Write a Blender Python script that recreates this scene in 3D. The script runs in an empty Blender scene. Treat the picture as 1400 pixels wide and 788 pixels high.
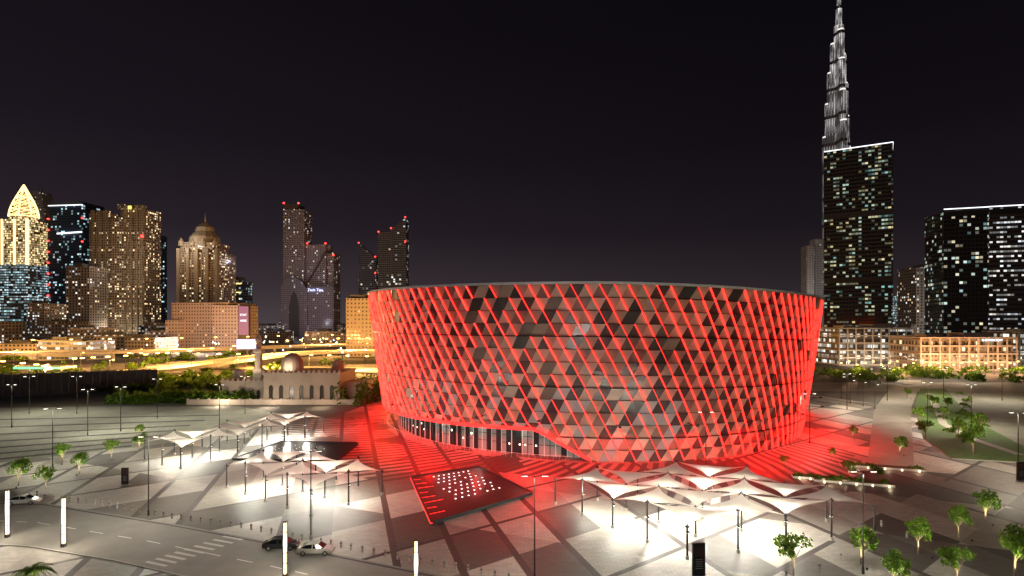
import bpy, math, random
from mathutils import Vector, Matrix
random.seed(7)
sc=bpy.context.scene
sc.view_settings.view_transform='Standard'; sc.view_settings.look='None'; sc.view_settings.exposure=0
CAMH=32.0; F=780.0
def G(u,v,z=0.0):
    Y=F*(CAMH-z)/(v-440.0); return ((u-700.0)/F*Y, Y)
def atd(u,Y): return (u-700.0)/F*Y
def hz(v,Y): return CAMH+(440.0-v)*Y/F

# ---------------- materials ----------------
def newmat(name):
    m=bpy.data.materials.new(name); m.use_nodes=True
    nt=m.node_tree; return m,nt,nt.nodes['Principled BSDF']
def N(nt,t,**k):
    n=nt.nodes.new(t)
    for a,b in k.items(): setattr(n,a,b)
    return n
def mth(nt,op,a,b=None,c=None):
    n=nt.nodes.new('ShaderNodeMath'); n.operation=op
    for i,x in enumerate((a,b,c)):
        if x is None: continue
        if isinstance(x,(int,float)): n.inputs[i].default_value=x
        else: nt.links.new(x,n.inputs[i])
    return n.outputs[0]
def mixc(nt,f,a,b,bt='MIX'):
    n=nt.nodes.new('ShaderNodeMix'); n.data_type='RGBA'; n.blend_type=bt
    for i,x in ((0,f),(6,a),(7,b)):
        if isinstance(x,(int,float)): n.inputs[i].default_value=x
        elif isinstance(x,tuple): n.inputs[i].default_value=(x[0],x[1],x[2],1)
        else: nt.links.new(x,n.inputs[i])
    return n.outputs[2]
def mat(name,col,rough=.6,metal=0,var=.25,scale=.6,spec=.5):
    m,nt,b=newmat(name)
    tc=N(nt,'ShaderNodeTexCoord'); ns=N(nt,'ShaderNodeTexNoise'); ns.inputs['Scale'].default_value=scale; ns.inputs['Detail'].default_value=6
    nt.links.new(tc.outputs['Object'],ns.inputs['Vector'])
    c=mixc(nt,ns.outputs[0],tuple(x*(1-var) for x in col),tuple(x*(1+var) for x in col))
    nt.links.new(c,b.inputs['Base Color']); b.inputs['Roughness'].default_value=rough; b.inputs['Metallic'].default_value=metal
    b.inputs['Specular IOR Level'].default_value=spec
    return m
def emat(name,col,s,base=(.05,.05,.05)):
    m,nt,b=newmat(name)
    b.inputs['Base Color'].default_value=(*base,1)
    b.inputs['Emission Color'].default_value=(*col,1); b.inputs['Emission Strength'].default_value=s
    return m
def facade(name,wall,glass,cw,ch,mx,my,prob,ca,cb,strength,rough=.15,cluster=.7,bandy=False):
    m,nt,b=newmat(name); L=nt.links
    uv=N(nt,'ShaderNodeUVMap'); sp=N(nt,'ShaderNodeSeparateXYZ'); L.new(uv.outputs[0],sp.inputs[0])
    x=mth(nt,'DIVIDE',sp.outputs[0],cw); y=mth(nt,'DIVIDE',sp.outputs[1],ch)
    fx=mth(nt,'FRACT',x); fy=mth(nt,'FRACT',y); ix=mth(nt,'FLOOR',x); iy=mth(nt,'FLOOR',y)
    wx=mth(nt,'LESS_THAN',mth(nt,'ABSOLUTE',mth(nt,'SUBTRACT',fx,.5)),.5-mx)
    wy=mth(nt,'LESS_THAN',mth(nt,'ABSOLUTE',mth(nt,'SUBTRACT',fy,.5)),.5-my)
    w=mth(nt,'MULTIPLY',wx,wy)
    cb_=N(nt,'ShaderNodeCombineXYZ'); L.new(ix,cb_.inputs[0]); L.new(iy,cb_.inputs[1])
    wn=N(nt,'ShaderNodeTexWhiteNoise',noise_dimensions='2D'); L.new(cb_.outputs[0],wn.inputs['Vector'])
    ns=N(nt,'ShaderNodeTexNoise'); ns.inputs['Scale'].default_value=.17; ns.inputs['Detail'].default_value=2
    mp=N(nt,'ShaderNodeMapping'); mp.inputs['Scale'].default_value=(.35,2.2,1) if bandy else (1,.8,1)
    L.new(cb_.outputs[0],mp.inputs[0]); L.new(mp.outputs[0],ns.inputs['Vector'])
    nn=mth(nt,'MAXIMUM',mth(nt,'MULTIPLY_ADD',mth(nt,'SUBTRACT',ns.outputs[0],.5),8*cluster,1.0),.08)
    lit=mth(nt,'LESS_THAN',wn.outputs['Value'],mth(nt,'MULTIPLY',nn,prob))
    sc_=N(nt,'ShaderNodeSeparateColor'); L.new(wn.outputs['Color'],sc_.inputs[0])
    ec=mixc(nt,sc_.outputs[1],ca,cb)
    var=mth(nt,'MULTIPLY_ADD',mth(nt,'POWER',sc_.outputs[2],2.6),1.0,.12)
    es=mth(nt,'MULTIPLY',mth(nt,'MULTIPLY',mth(nt,'MULTIPLY',w,lit),var),strength)
    L.new(mixc(nt,w,wall,glass),b.inputs['Base Color'])
    L.new(mth(nt,'MULTIPLY_ADD',w,rough-.6,.6),b.inputs['Roughness'])
    L.new(ec,b.inputs['Emission Color']); L.new(es,b.inputs['Emission Strength'])
    return m

# ---------------- mesh builder ----------------
class MB:
    def __init__(s): s.V=[];s.Fc=[];s.M=[];s.U=[]
    def face(s,pts,m=0,uv=None):
        k=len(s.V); s.V+= [tuple(p) for p in pts]; s.Fc.append(tuple(range(k,k+len(pts)))); s.M.append(m)
        s.U+= uv if uv else [(p[0],p[1]) for p in pts]
    def prism(s,poly,z0,z1,m=0,mt=None,sc_=1.0,ctr=None,cap=True):
        n=len(poly)
        cx=sum(p[0] for p in poly)/n if ctr is None else ctr[0]; cy=sum(p[1] for p in poly)/n if ctr is None else ctr[1]
        top=[(cx+(p[0]-cx)*sc_,cy+(p[1]-cy)*sc_) for p in poly]
        a=sum(poly[i][0]*poly[(i+1)%n][1]-poly[(i+1)%n][0]*poly[i][1] for i in range(n))
        if a<0: poly=poly[::-1]; top=top[::-1]
        u=0
        for i in range(n):
            j=(i+1)%n; d=math.hypot(poly[j][0]-poly[i][0],poly[j][1]-poly[i][1])
            s.face([(*poly[i],z0),(*poly[j],z0),(*top[j],z1),(*top[i],z1)],m,[(u,z0),(u+d,z0),(u+d,z1),(u,z1)]); u+=d
        if cap:
            s.face([(*p,z1) for p in top],m if mt is None else mt,[(0,0)]*n)
    def box(s,cx,cy,z0,z1,w,d,rot=0,m=0,mt=None,sc_=1.0):
        c,sn=math.cos(rot),math.sin(rot)
        P=[(cx+x*c-y*sn,cy+x*sn+y*c) for x,y in ((-w/2,-d/2),(w/2,-d/2),(w/2,d/2),(-w/2,d/2))]
        s.prism(P,z0,z1,m,mt,sc_)
        s.face([(*p,z0) for p in P[::-1]],m if mt is None else mt,[(0,0)]*4)
    def beam(s,p,q,w,h=None,m=0):
        h=h or w; p=Vector(p);q=Vector(q); d=(q-p).normalized()
        up=Vector((0,0,1)) if abs(d.z)<.95 else Vector((0,1,0))
        x=d.cross(up).normalized()*w/2; y=x.cross(d).normalized()*h/2
        a=[p-x-y,p+x-y,p+x+y,p-x+y]; b=[v+(q-p) for v in a]
        for i in range(4):
            j=(i+1)%4; s.face([a[i],a[j],b[j],b[i]],m)
        s.face(a[::-1],m); s.face(b,m)
    def cyl(s,p,q,r0,r1=None,n=10,m=0,cap=True):
        r1=r0 if r1 is None else r1; p=Vector(p);q=Vector(q); d=(q-p).normalized()
        up=Vector((0,0,1)) if abs(d.z)<.95 else Vector((0,1,0))
        x=d.cross(up).normalized(); y=x.cross(d)
        ca=[(math.cos(2*math.pi*i/n),math.sin(2*math.pi*i/n)) for i in range(n)]
        A=[p+x*c*r0+y*t*r0 for c,t in ca]; B=[q+x*c*r1+y*t*r1 for c,t in ca]; L=(q-p).length
        for i in range(n):
            j=(i+1)%n; w=2*math.pi*r0/n
            s.face([A[j],A[i],B[i],B[j]],m,[((i+1)*w,p.z),(i*w,p.z),(i*w,p.z+L),((i+1)*w,p.z+L)])
        if cap:
            s.face(B[::-1],m,[(0,0)]*n); s.face(A,m,[(0,0)]*n)
    def lathe(s,cx,cy,prof,n=16,m=0):
        for (r0,z0),(r1,z1) in zip(prof,prof[1:]):
            for i in range(n):
                a=2*math.pi*i/n;b=2*math.pi*(i+1)/n
                P=[(cx+r0*math.cos(a),cy+r0*math.sin(a),z0),(cx+r0*math.cos(b),cy+r0*math.sin(b),z0),(cx+r1*math.cos(b),cy+r1*math.sin(b),z1),(cx+r1*math.cos(a),cy+r1*math.sin(a),z1)]
                rr=max(r0,r1); uv=[(a*rr,z0),(b*rr,z0),(b*rr,z1),(a*rr,z1)]
                if r1<1e-4: P=P[:3];uv=uv[:3]
                elif r0<1e-4: P=[P[0]]+P[2:];uv=[uv[0]]+uv[2:]
                s.face(P,m,uv)
    def mesh(s,name,mats,smooth=False):
        me=bpy.data.meshes.new(name); me.from_pydata(s.V,[],s.Fc)
        for x in mats: me.materials.append(x)
        me.polygons.foreach_set('material_index',s.M)
        ul=me.uv_layers.new(name='UVMap'); ul.data.foreach_set('uv',[c for u in s.U for c in (u[0],u[1])])
        if smooth:
            import bmesh
            bm=bmesh.new(); bm.from_mesh(me); bmesh.ops.remove_doubles(bm,verts=bm.verts,dist=.0005); bm.to_mesh(me); bm.free()
            me.polygons.foreach_set('use_smooth',[True]*len(me.polygons))
        me.update(); return me
    def obj(s,name,mats,smooth=False,parent=None):
        return place(name,s.mesh(name,mats,smooth),parent=parent)
def place(name,me,loc=(0,0,0),rz=0,sc_=1,parent=None):
    o=bpy.data.objects.new(name,me); o.location=loc; o.rotation_euler=(0,0,rz); o.scale=(sc_,sc_,sc_)
    sc.collection.objects.link(o)
    if parent: o.parent=parent
    return o
def plight(name,loc,power,col,r=.2,parent=None,spot=None,rot=None,blend=.6):
    l=bpy.data.lights.new(name,'SPOT' if spot else 'POINT'); l.energy=power; l.color=col; l.shadow_soft_size=r
    if spot: l.spot_size=math.radians(spot); l.spot_blend=blend
    o=bpy.data.objects.new(name,l); sc.collection.objects.link(o)
    if parent: o.parent=parent
    o.location=loc
    if rot: o.rotation_euler=rot
    return o
def aim(o,d):
    o.rotation_euler=Vector(d).to_track_quat('-Z','Y').to_euler()
def sign(text,loc,size,m,parent,rz=0,ext=.1):
    c=bpy.data.curves.new('lettering','FONT'); c.body=text; c.size=size; c.extrude=ext; c.align_x='CENTER'
    c.materials.append(m); o=bpy.data.objects.new('lettering',c); o.location=loc; o.rotation_euler=(math.pi/2,0,rz)
    sc.collection.objects.link(o); o.parent=parent; return o

# ---------------- world ----------------
w=bpy.data.worlds.new('World'); sc.world=w; w.use_nodes=True; nt=w.node_tree; bg=nt.nodes['Background']
tc=N(nt,'ShaderNodeTexCoord'); sp=N(nt,'ShaderNodeSeparateXYZ'); nt.links.new(tc.outputs['Generated'],sp.inputs[0])
rp=N(nt,'ShaderNodeValToRGB'); nt.links.new(sp.outputs[2],rp.inputs[0]); e=rp.color_ramp.elements
e[0].position=0;e[0].color=(.052,.040,.043,1); e[1].position=1;e[1].color=(.0028,.0021,.0036,1)
for p,c in ((.06,(.031,.023,.028)),(.15,(.0150,.0110,.0150)),(.28,(.0078,.0058,.0086)),(.46,(.0048,.0036,.0057))):
    q=e.new(p); q.color=(*c,1)
gl=mth(nt,'MULTIPLY_ADD',sp.outputs[0],-.6,1.0); gl=mth(nt,'MAXIMUM',gl,.75)
gc=N(nt,'ShaderNodeCombineXYZ')
for i in range(3): nt.links.new(gl,gc.inputs[i])
nt.links.new(mixc(nt,1.0,rp.outputs[0],gc.outputs[0],'MULTIPLY'),bg.inputs[0]); bg.inputs[1].default_value=1.0
sun=bpy.data.lights.new('fill_sun','SUN'); sun.energy=.15; sun.angle=math.radians(3); sun.color=(1,.94,.92)  # added weak fill, lifts the whole night scene evenly; no visible moon
so=bpy.data.objects.new('fill_sun',sun); sc.collection.objects.link(so); aim(so,(.45,.75,-.55))

# ---------------- camera ----------------
cd=bpy.data.cameras.new('camera'); cam=bpy.data.objects.new('camera',cd); sc.collection.objects.link(cam); sc.camera=cam
cam.location=(0,0,CAMH); cam.rotation_euler=(math.pi/2,0,0); cd.sensor_width=36; cd.lens=F/1400*36; cd.shift_y=46/1400; cd.clip_end=20000; cd.clip_start=.5

# ---------------- common mats ----------------
M_dark=mat('dark_metal',(.03,.03,.032),.45,.6)
M_steel=mat('steel',(.35,.34,.33),.4,.7)
M_conc=mat('concrete',(.3,.28,.25),.8)
M_asph=mat('asphalt',(.055,.055,.057),.85,scale=.35)
M_asph2=mat('car_park_asphalt',(.19,.187,.155),.85,scale=.18,var=.4)
M_hwy=mat('highway_concrete',(.27,.24,.2),.85,scale=.2)
M_white=mat('road_paint',(.75,.75,.72),.7,var=.1)
M_fade=mat('faded_bay_paint',(.30,.29,.25),.8,var=.3)
M_lampw=emat('lamp_white',(1,.93,.8),14)
M_lampo=emat('lamp_orange',(1,.45,.1),16)
M_redl=emat('beacon_red',(1,.04,.03),6)
M_sil=mat('kerb_stone',(.4,.38,.35),.8)

# ---------------- ground ----------------
mg=mat('desert_city_ground',(.075,.067,.058),.9,scale=.05,var=.6)
b=MB(); b.face([(-6000,-500,0),(6000,-500,0),(6000,9000,0),(-6000,9000,0)]); b.obj('ground',[mg])
m,nt,bs=newmat('plaza_paving'); L=nt.links
tc=N(nt,'ShaderNodeTexCoord'); sp=N(nt,'ShaderNodeSeparateXYZ'); L.new(tc.outputs['Object'],sp.inputs[0])
X,Y=sp.outputs[0],sp.outputs[1]
def fam(az,per,off=0):
    a=math.radians(az)
    return mth(nt,'ADD',mth(nt,'DIVIDE',mth(nt,'ADD',mth(nt,'MULTIPLY',X,math.cos(a)),mth(nt,'MULTIPLY',Y,-math.sin(a))),per),off)
f1=fam(-16,8.0,.3); f2=fam(52,12.0,.1); f3=fam(-66,23.0,.6)
cc=N(nt,'ShaderNodeCombineXYZ')
for i,f in enumerate((f1,f2,f3)): L.new(mth(nt,'FLOOR',f),cc.inputs[i])
wn=N(nt,'ShaderNodeTexWhiteNoise',noise_dimensions='3D'); L.new(cc.outputs[0],wn.inputs['Vector'])
r=N(nt,'ShaderNodeValToRGB'); r.color_ramp.interpolation='CONSTANT'; L.new(wn.outputs['Value'],r.inputs[0]); e=r.color_ramp.elements
e[0].color=(.41,.392,.352,1); e[0].position=0; e[1].position=.34; e[1].color=(.30,.286,.255,1)
q=e.new(.56); q.color=(.16,.152,.136,1); q=e.new(.76); q.color=(.48,.46,.415,1); q=e.new(.87); q.color=(.09,.085,.078,1)
col=r.outputs[0]
for f,g,wd in ((f1,f3,.13),(f2,f1,.07)):
    k_=N(nt,'ShaderNodeTexWhiteNoise',noise_dimensions='2D'); cmb=N(nt,'ShaderNodeCombineXYZ'); L.new(mth(nt,'FLOOR',f),cmb.inputs[0]); L.new(mth(nt,'FLOOR',mth(nt,'MULTIPLY',g,.34)),cmb.inputs[1]); L.new(cmb.outputs[0],k_.inputs['Vector'])
    on=mth(nt,'MULTIPLY',mth(nt,'LESS_THAN',mth(nt,'FRACT',f),wd),mth(nt,'GREATER_THAN',k_.outputs['Value'],.42))
    col=mixc(nt,on,col,(.05,.047,.044))
br=N(nt,'ShaderNodeTexBrick'); br.inputs['Scale'].default_value=1.0; br.inputs['Mortar Size'].default_value=.03
br.inputs['Brick Width'].default_value=1.2; br.inputs['Row Height'].default_value=.6; L.new(tc.outputs['Object'],br.inputs['Vector'])
br.inputs['Color1'].default_value=(1,1,1,1);br.inputs['Color2'].default_value=(.80,.80,.80,1);br.inputs['Mortar'].default_value=(.6,.6,.6,1)
col=mixc(nt,1.0,col,br.outputs[0],'MULTIPLY')
ns=N(nt,'ShaderNodeTexNoise'); ns.inputs['Scale'].default_value=.12; ns.inputs['Detail'].default_value=8; L.new(tc.outputs['Object'],ns.inputs['Vector'])
col=mixc(nt,1.0,col,mixc(nt,ns.outputs[0],(.6,.6,.6),(1.3,1.3,1.3)),'MULTIPLY')
L.new(col,bs.inputs['Base Color']); bs.inputs['Specular IOR Level'].default_value=.35
L.new(mth(nt,'MULTIPLY_ADD',ns.outputs[0],.4,.4),bs.inputs['Roughness'])
M_pave=m
b=MB(); P=[(-190,20),(190,20),(175,150),(130,250),(60,300),(-45,300),(-60,190),G(330,580),G(0,625),(-190,130)]
b.face([(*p,.004) for p in P]); b.obj('plaza_pavement',[M_pave])

b=MB(); P=[G(-150,560),G(120,556),G(330,556),G(430,575),G(200,610),G(-150,650)]
b.face([(*p,.008) for p in P],0)
random.seed(3)
for k in range(7):
    p0=Vector((*G(-120+20*k,640-11*k),.012)); p1=Vector((*G(180+20*k,610-7*k),.012))
    n=int((p1-p0).length/2.7); d=(p1-p0)/n; nrm=Vector((-d.y,d.x,0)).normalized()
    b.beam(p0+Vector((0,0,.05)),p1+Vector((0,0,.05)),1.1,.12,2)
    for i in range(n):
        a=p0+d*i; e_=d.normalized()*.05; z=Vector((0,0,.002)); b.face([a-e_-nrm*4.5+z,a+e_-nrm*4.5+z,a+e_+nrm*4.5+z,a-e_+nrm*4.5+z],1)
b.obj('car_park',[M_asph2,M_fade,M_asph])
b=MB(); P=[G(-200,556),G(120,549),G(250,541),G(215,533),G(-200,538)]
b.face([(*p,.02) for p in P],0); b.obj('service_road',[M_asph])
b=MB(); up=[G(-60,684),G(60,688),G(235,716),G(430,752),G(600,786),G(680,804)]; lo=[G(-60,742),G(40,748),G(160,768),G(300,800),G(420,830),G(520,860)]
for i in range(5): b.face([(*up[i],.012),(*lo[i],.012),(*lo[i+1],.012),(*up[i+1],.012)],0)
for i in range(5):
    for s in range(4):
        f=lambda k,tt:Vector((up[k][0]*(1-tt)+lo[k][0]*tt,up[k][1]*(1-tt)+lo[k][1]*tt,.018))
        a=f(i,.5).lerp(f(i+1,.5),s/4); c=f(i,.5).lerp(f(i+1,.5),s/4+.12); n=Vector((-(c-a).y,(c-a).x,0)).normalized()*.07
        b.face([a-n,c-n,c+n,a+n],1)
    a,c=f(i,.05),f(i+1,.05); n=Vector((-(c-a).y,(c-a).x,0)).normalized()*.2; b.face([a-n,c-n,c+n,a+n],3)
M_zeb=mat('zebra_paint',(.5,.49,.45),.7,var=.3)
for k in range(9):
    c=Vector((*G(318-13*k,736+4.4*k),.019)); ax=Vector((.93,-.36,0)); ay=Vector((.36,.93,0))
    b.face([c-ax*1.9-ay*.25,c+ax*1.9-ay*.25,c+ax*1.9+ay*.25,c-ax*1.9+ay*.25],2)
b.obj('front_road',[mat('road_surface',(.20,.193,.175),.75,scale=.3),M_white,M_zeb,M_asph])
b=MB()
for i in range(5):
    b.beam((*lo[i],.07),(*lo[i+1],.07),.25,.14,0)
b.obj('kerb',[M_sil])
b=MB()
P=[G(1185,640),G(1250,640),G(1245,560),G(1260,520),G(1225,520),G(1195,560)]
b.face([(*p,.012) for p in P][::-1],0)
P=[G(1290,600),G(1600,700),G(1600,560),G(1400,530),G(1250,524),G(1262,545)]
b.face([(*p,.014) for p in P],1)
for k in range(5):
    p0=Vector((*G(1300+10*k,530+9*k),.02)); p1=Vector((*G(1480+30*k,556+20*k),.02)); n=int((p1-p0).length/2.7); d=(p1-p0)/n; nrm=Vector((-d.y,d.x,0)).normalized()
    for i in range(n):
        a=p0+d*i; e_=d.normalized()*.07; b.face([a-e_-nrm*4,a+e_-nrm*4,a+e_+nrm*4,a-e_+nrm*4],2)
P=[(130,262),(600,262),(600,300),(130,300)]
b.face([(*p,.016) for p in P],0)
b.obj('access_road',[mat('paved_road',(.26,.24,.205),.8,scale=.2),M_asph2,M_fade])
M_grass=mat('grass',(.075,.14,.035),.95,scale=1.5,var=.5)
b=MB(); P=[G(1258,532),G(1292,532),G(1330,575),G(1400,612),G(1405,634),G(1300,628),G(1262,600),G(1250,560)]
b.prism(P,0,.25,1,0)
pth=[G(1270,538,.26),G(1282,560,.26),G(1290,580,.26),G(1330,600,.26),G(1395,622,.26)]
for p,q in zip(pth,pth[1:]):
    p=Vector((*p,.262));q=Vector((*q,.262)); n=Vector((-(q-p).y,(q-p).x,0)).normalized()*1.1; b.face([p-n,q-n,q+n,p+n],2)
b.obj('lawn',[M_grass,M_sil,M_conc])

# ---------------- arena ----------------
AC=(25.1,196.2); a0=math.radians(7.3); T=Vector((-math.sin(a0),-math.cos(a0),0)); S=Vector((math.cos(a0),-math.sin(a0),0))
HA=40.2; NR=14; NC=144; dph=2*math.pi/NC
def ztop(phi):
    s=math.sin(phi); return 40.2-2.7*max(0,s)**1.5+.3*max(0,-s)
def rr(z): return 66+5.8*max(0,min(1,z/40))**.8
def P3(phi,z,dr=0,abs_r=None):
    r=(rr(z) if abs_r is None else abs_r)+dr
    d=T*math.cos(phi)+S*math.sin(phi); return Vector((AC[0]+d.x*r,AC[1]+d.y*r,z))
A1,A2=math.radians(-9.5),math.radians(1.0)
def zb(phi):
    phi=(phi+math.pi)%(2*math.pi)-math.pi
    if phi>A2:
        return 0.05 if phi<math.radians(160) else 0.05+6*min(1,(phi-math.radians(160))/.2)
    if phi>A1: return .05+6.9*(A2-phi)/(A2-A1)
    return 6.95-1.2*min(1,(A1-phi)/1.0)
RED=(1,.020,.014)
mats_ar=[mat('panel_beige',(.56,.42,.33),.5,0,.12),mat('panel_tan',(.38,.27,.20),.5,0,.12),mat('panel_bronze',(.20,.145,.115),.45,.1,.1),
 mat('panel_glass',(.085,.075,.072),.25,.1,.1),emat('panel_lit_glass',(1,.87,.74),.09,(.2,.19,.18)),
 emat('led_bright',RED,7.5),emat('led_dim',RED,3.7),M_dark,mat('rim_metal',(.75,.73,.72),.5,0),emat('led_edge_band',(1,.012,.010),4.0),
 emat('lobby_light',(1,.9,.75),6),mat('roof_membrane',(.4,.4,.4),.7)]
b=MB(); random.seed(11)
for j in range(NR):
    o_=.5*(j%2); z0=j*HA/NR; z1=(j+1)*HA/NR; t=(j+.5)/NR
    def zz(z,ph): return max(z/HA*ztop(ph),zb(ph))
    for n in range(NC):
        p0=(n+o_)*dph; p1=p0+dph; q0=p0+dph/2; q1=p1+dph/2
        a_,b_,c_,d_=zz(z0,p0),zz(z0,p1),zz(z1,q1),zz(z1,q0)
        if d_-a_<.05 and c_-b_<.05: continue
        dd=math.degrees((p1+math.pi)%(2*math.pi)-math.pi)
        k=(n+(j+1)//2+(j//2))%2; x=random.random(); y=random.random()
        mid=-30<dd<28
        if t>.45:
            if k==0: pu,pd=(0,0) if x<.66 else ((1,1) if x<.84 else (0,1))
            else: pu,pd=(2,2) if x<.3 else ((3,3) if x<.75 else ((1,1) if x<.85 else (3,1)))
        else:
            if k==0: pu,pd=(0,0) if x<.35 else ((1,1) if x<.66 else (4,4) if mid else (1,0))
            else: pu,pd=(3,3) if x<.5 else ((4,4) if mid and x<.66 else (2,2))
        A=P3(p0,a_,.05);B=P3(p1,b_,.05);C=P3(q1,c_,.05);D=P3(q0,d_,.05)
        C2=P3(q1,c_,.25)
        b.face([A,B,D],pu); b.face([B,C2,D],pd)
        b.face([B,C,C2],7)
        prob=.985 if abs(dd+4)>24 else (.96 if t<.6 else .84)
        bright=(dd<-18 and not(t>.82 and x<.4)) or dd>18
        if random.random()<prob:
            if abs(dd)<18: mi=5 if random.random()<.34 else 6
            else: mi=5 if (bright and random.random()<.88) else 6
            w_=.058/70; R0,R1=.1,.52
            b.face([P3(p1-w_,b_,R1),P3(p1+w_,b_,R1),P3(q0+w_,d_,R1),P3(q0-w_,d_,R1)],mi)
            b.face([P3(p1+w_,b_,R0),P3(q0+w_,d_,R0),P3(q0+w_,d_,R1),P3(p1+w_,b_,R1)][::-1],mi)
            b.face([P3(p1-w_,b_,R0),P3(q0-w_,d_,R0),P3(q0-w_,d_,R1),P3(p1-w_,b_,R1)],7 if (mi==6 and y<.5) else 6)
for i in range(NC*2):
    p0,p1=i*dph/2,(i+1)*dph/2
    for j in range(NR):
        za=max(j/NR*ztop(p0),zb(p0)); zc=max((j+1)/NR*ztop(p0),zb(p0)); zd=max((j+1)/NR*ztop(p1),zb(p1)); ze=max(j/NR*ztop(p1),zb(p1))
        if zc-za>.05: b.face([P3(p0,za,-.4),P3(p1,ze,-.4),P3(p1,zd,-.4),P3(p0,zc,-.4)],7)
for j in range(1,NR):
    big=(j%4==2); hgt=.26 if big else .10; ro=.58 if big else .35
    for i in range(NC):
        p0,p1=i*dph,(i+1)*dph; z0=j*HA/NR
        q0,q1=z0/HA*ztop(p0),z0/HA*ztop(p1)
        if q0<zb(p0)+.3 or q1<zb(p1)+.3: continue
        b.face([P3(p0,q0-hgt/2,ro),P3(p1,q1-hgt/2,ro),P3(p1,q1+hgt/2,ro),P3(p0,q0+hgt/2,ro)],7)
        b.face([P3(p0,q0-hgt/2,.0),P3(p1,q1-hgt/2,.0),P3(p1,q1-hgt/2,ro),P3(p0,q0-hgt/2,ro)],7)
for i in range(NC*2):
    p0,p1=i*dph/2,(i+1)*dph/2; t0,t1=ztop(p0),ztop(p1)
    b.face([P3(p0,t0,.85),P3(p1,t1,.85),P3(p1,t1+.6,.75),P3(p0,t0+.6,.75)],8)
    b.face([P3(p0,t0,.0),P3(p1,t1,.0),P3(p1,t1,.85),P3(p0,t0,.85)],7)
    b.face([P3(p0,t0+.6,.75),P3(p1,t1+.6,.75),P3(p1,t1+.6,-3),P3(p0,t0+.6,-3)],8)
    c=Vector((AC[0],AC[1],41.5)); b.face([P3(p0,t0+.6,-3),P3(p1,t1+.6,-3),c],11)
    y0,y1=zb(p0),zb(p1)
    if y0>.06 or y1>.06:
        b.face([P3(p0,y0,.75),P3(p1,y1,.75),P3(p1,y1+.8,.75),P3(p0,y0+.8,.75)],9)
        b.face([P3(p0,y0,.75),P3(p0,y0,-6.5),P3(p1,y1,-6.5),P3(p1,y1,.75)],7)
    if y0<.1: b.face([P3(p0,0,abs_r=62.9),P3(p1,0,abs_r=62.9),P3(p1,max(y1,1),abs_r=62.9),P3(p0,max(y0,1),abs_r=62.9)],3)
for k in range(-72,3):
    p0=math.radians(k*1.25); p1=math.radians((k+1)*1.25); R=62.8
    if p0>A2: continue
    zt=zb(p0)+.2
    lit=random.random()
    b.face([P3(p0,0,abs_r=R),P3(p1,0,abs_r=R),P3(p1,zt,abs_r=R),P3(p0,zt,abs_r=R)],7 if lit>.3 else 4)
    b.beam(P3(p0,0,abs_r=R+.2),P3(p0,zt,abs_r=R+.2),.16,.3,8 if k%2 else 7)
    for zz_ in (2.6,4.4):
        if zt>zz_: b.beam(P3(p0,zz_,abs_r=R+.15),P3(p1,zz_,abs_r=R+.15),.12,.12,7)
    if random.random()<.28:
        pm=(p0+p1)/2; zq=random.choice((2.2,2.2,3.6)); b.face([P3(pm-.003,zq,abs_r=R+.1),P3(pm+.003,zq,abs_r=R+.1),P3(pm+.003,zq+.45,abs_r=R+.1),P3(pm-.003,zq+.45,abs_r=R+.1)],10)
for k in range(-66,-2):
    p0=math.radians(k*1.25);p1=math.radians((k+1)*1.25)
    b.beam(P3(p0,1.1,abs_r=66.5),P3(p1,1.1,abs_r=66.5),.06,.06,8); b.beam(P3(p0,0,abs_r=66.5),P3(p0,1.1,abs_r=66.5),.05,.05,8)
WL=[(d,9.5,5.0) for d in (-95,-75,-58,-44,-31,-20,-8)]+[(d,8.5,4.5) for d in (6,20,34,48,62,78,98)]
for d,z,dr in WL:
    p=math.radians(d); b.beam(P3(p,z+.4,0),P3(p,z+.4,dr),.15,.15,7); q=P3(p,z,dr); b.box(q.x,q.y,z+.35,z+.8,.6,.6,-p,7)
arena=b.obj('arena',mats_ar)
for d,z,dr in WL:
    p=math.radians(d); q=P3(p,z,dr)
    plight('red_wash',q,17000 if d<-25 or d>25 else 11500,(1,.008,.006),.3,arena,spot=150,rot=(0,0,0),blend=.5)
for d,tx,ty in ((-24,-24,116),(-34,-38,133),(-8,0,110),(30,72,128),(44,88,150)):
    q=P3(math.radians(d),18,1.2); o=plight('red_projector',q,38000,(1,.008,.006),.2,arena,spot=66,rot=(0,0,0),blend=.8); aim(o,(tx-q.x,ty-q.y,-18))
for d in (-50,-36,-24,-14):
    plight('lobby_downlight',P3(math.radians(d),5.2,abs_r=64.3),110,(1,.9,.78),.2,arena)
b=MB()
for k in range(-34,27):
    p0=math.radians(k*2.2);p1=math.radians(k*2.2+1.1)
    dg=k*2.2; rmax=80 if -14<dg<16 else 97
    if dg<-70: rmax=80
    if dg>44: rmax=97-(dg-44)*1.3
    ra=67.5
    for seg in range(3):
        r0=ra+(rmax-ra)*seg/3; r1=ra+(rmax-ra)*(seg+1)/3; sk=.006
        Q=[P3(p0-(r0-ra)*sk,0,abs_r=r0),P3(p1-(r0-ra)*sk,0,abs_r=r0),P3(p1-(r1-ra)*sk,0,abs_r=r1),P3(p0-(r1-ra)*sk,0,abs_r=r1)]
        b.face([(v.x,v.y,.009) for v in Q],0)
b.obj('paving_band',[mat('dark_paving',(.045,.04,.038),.6)])

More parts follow.
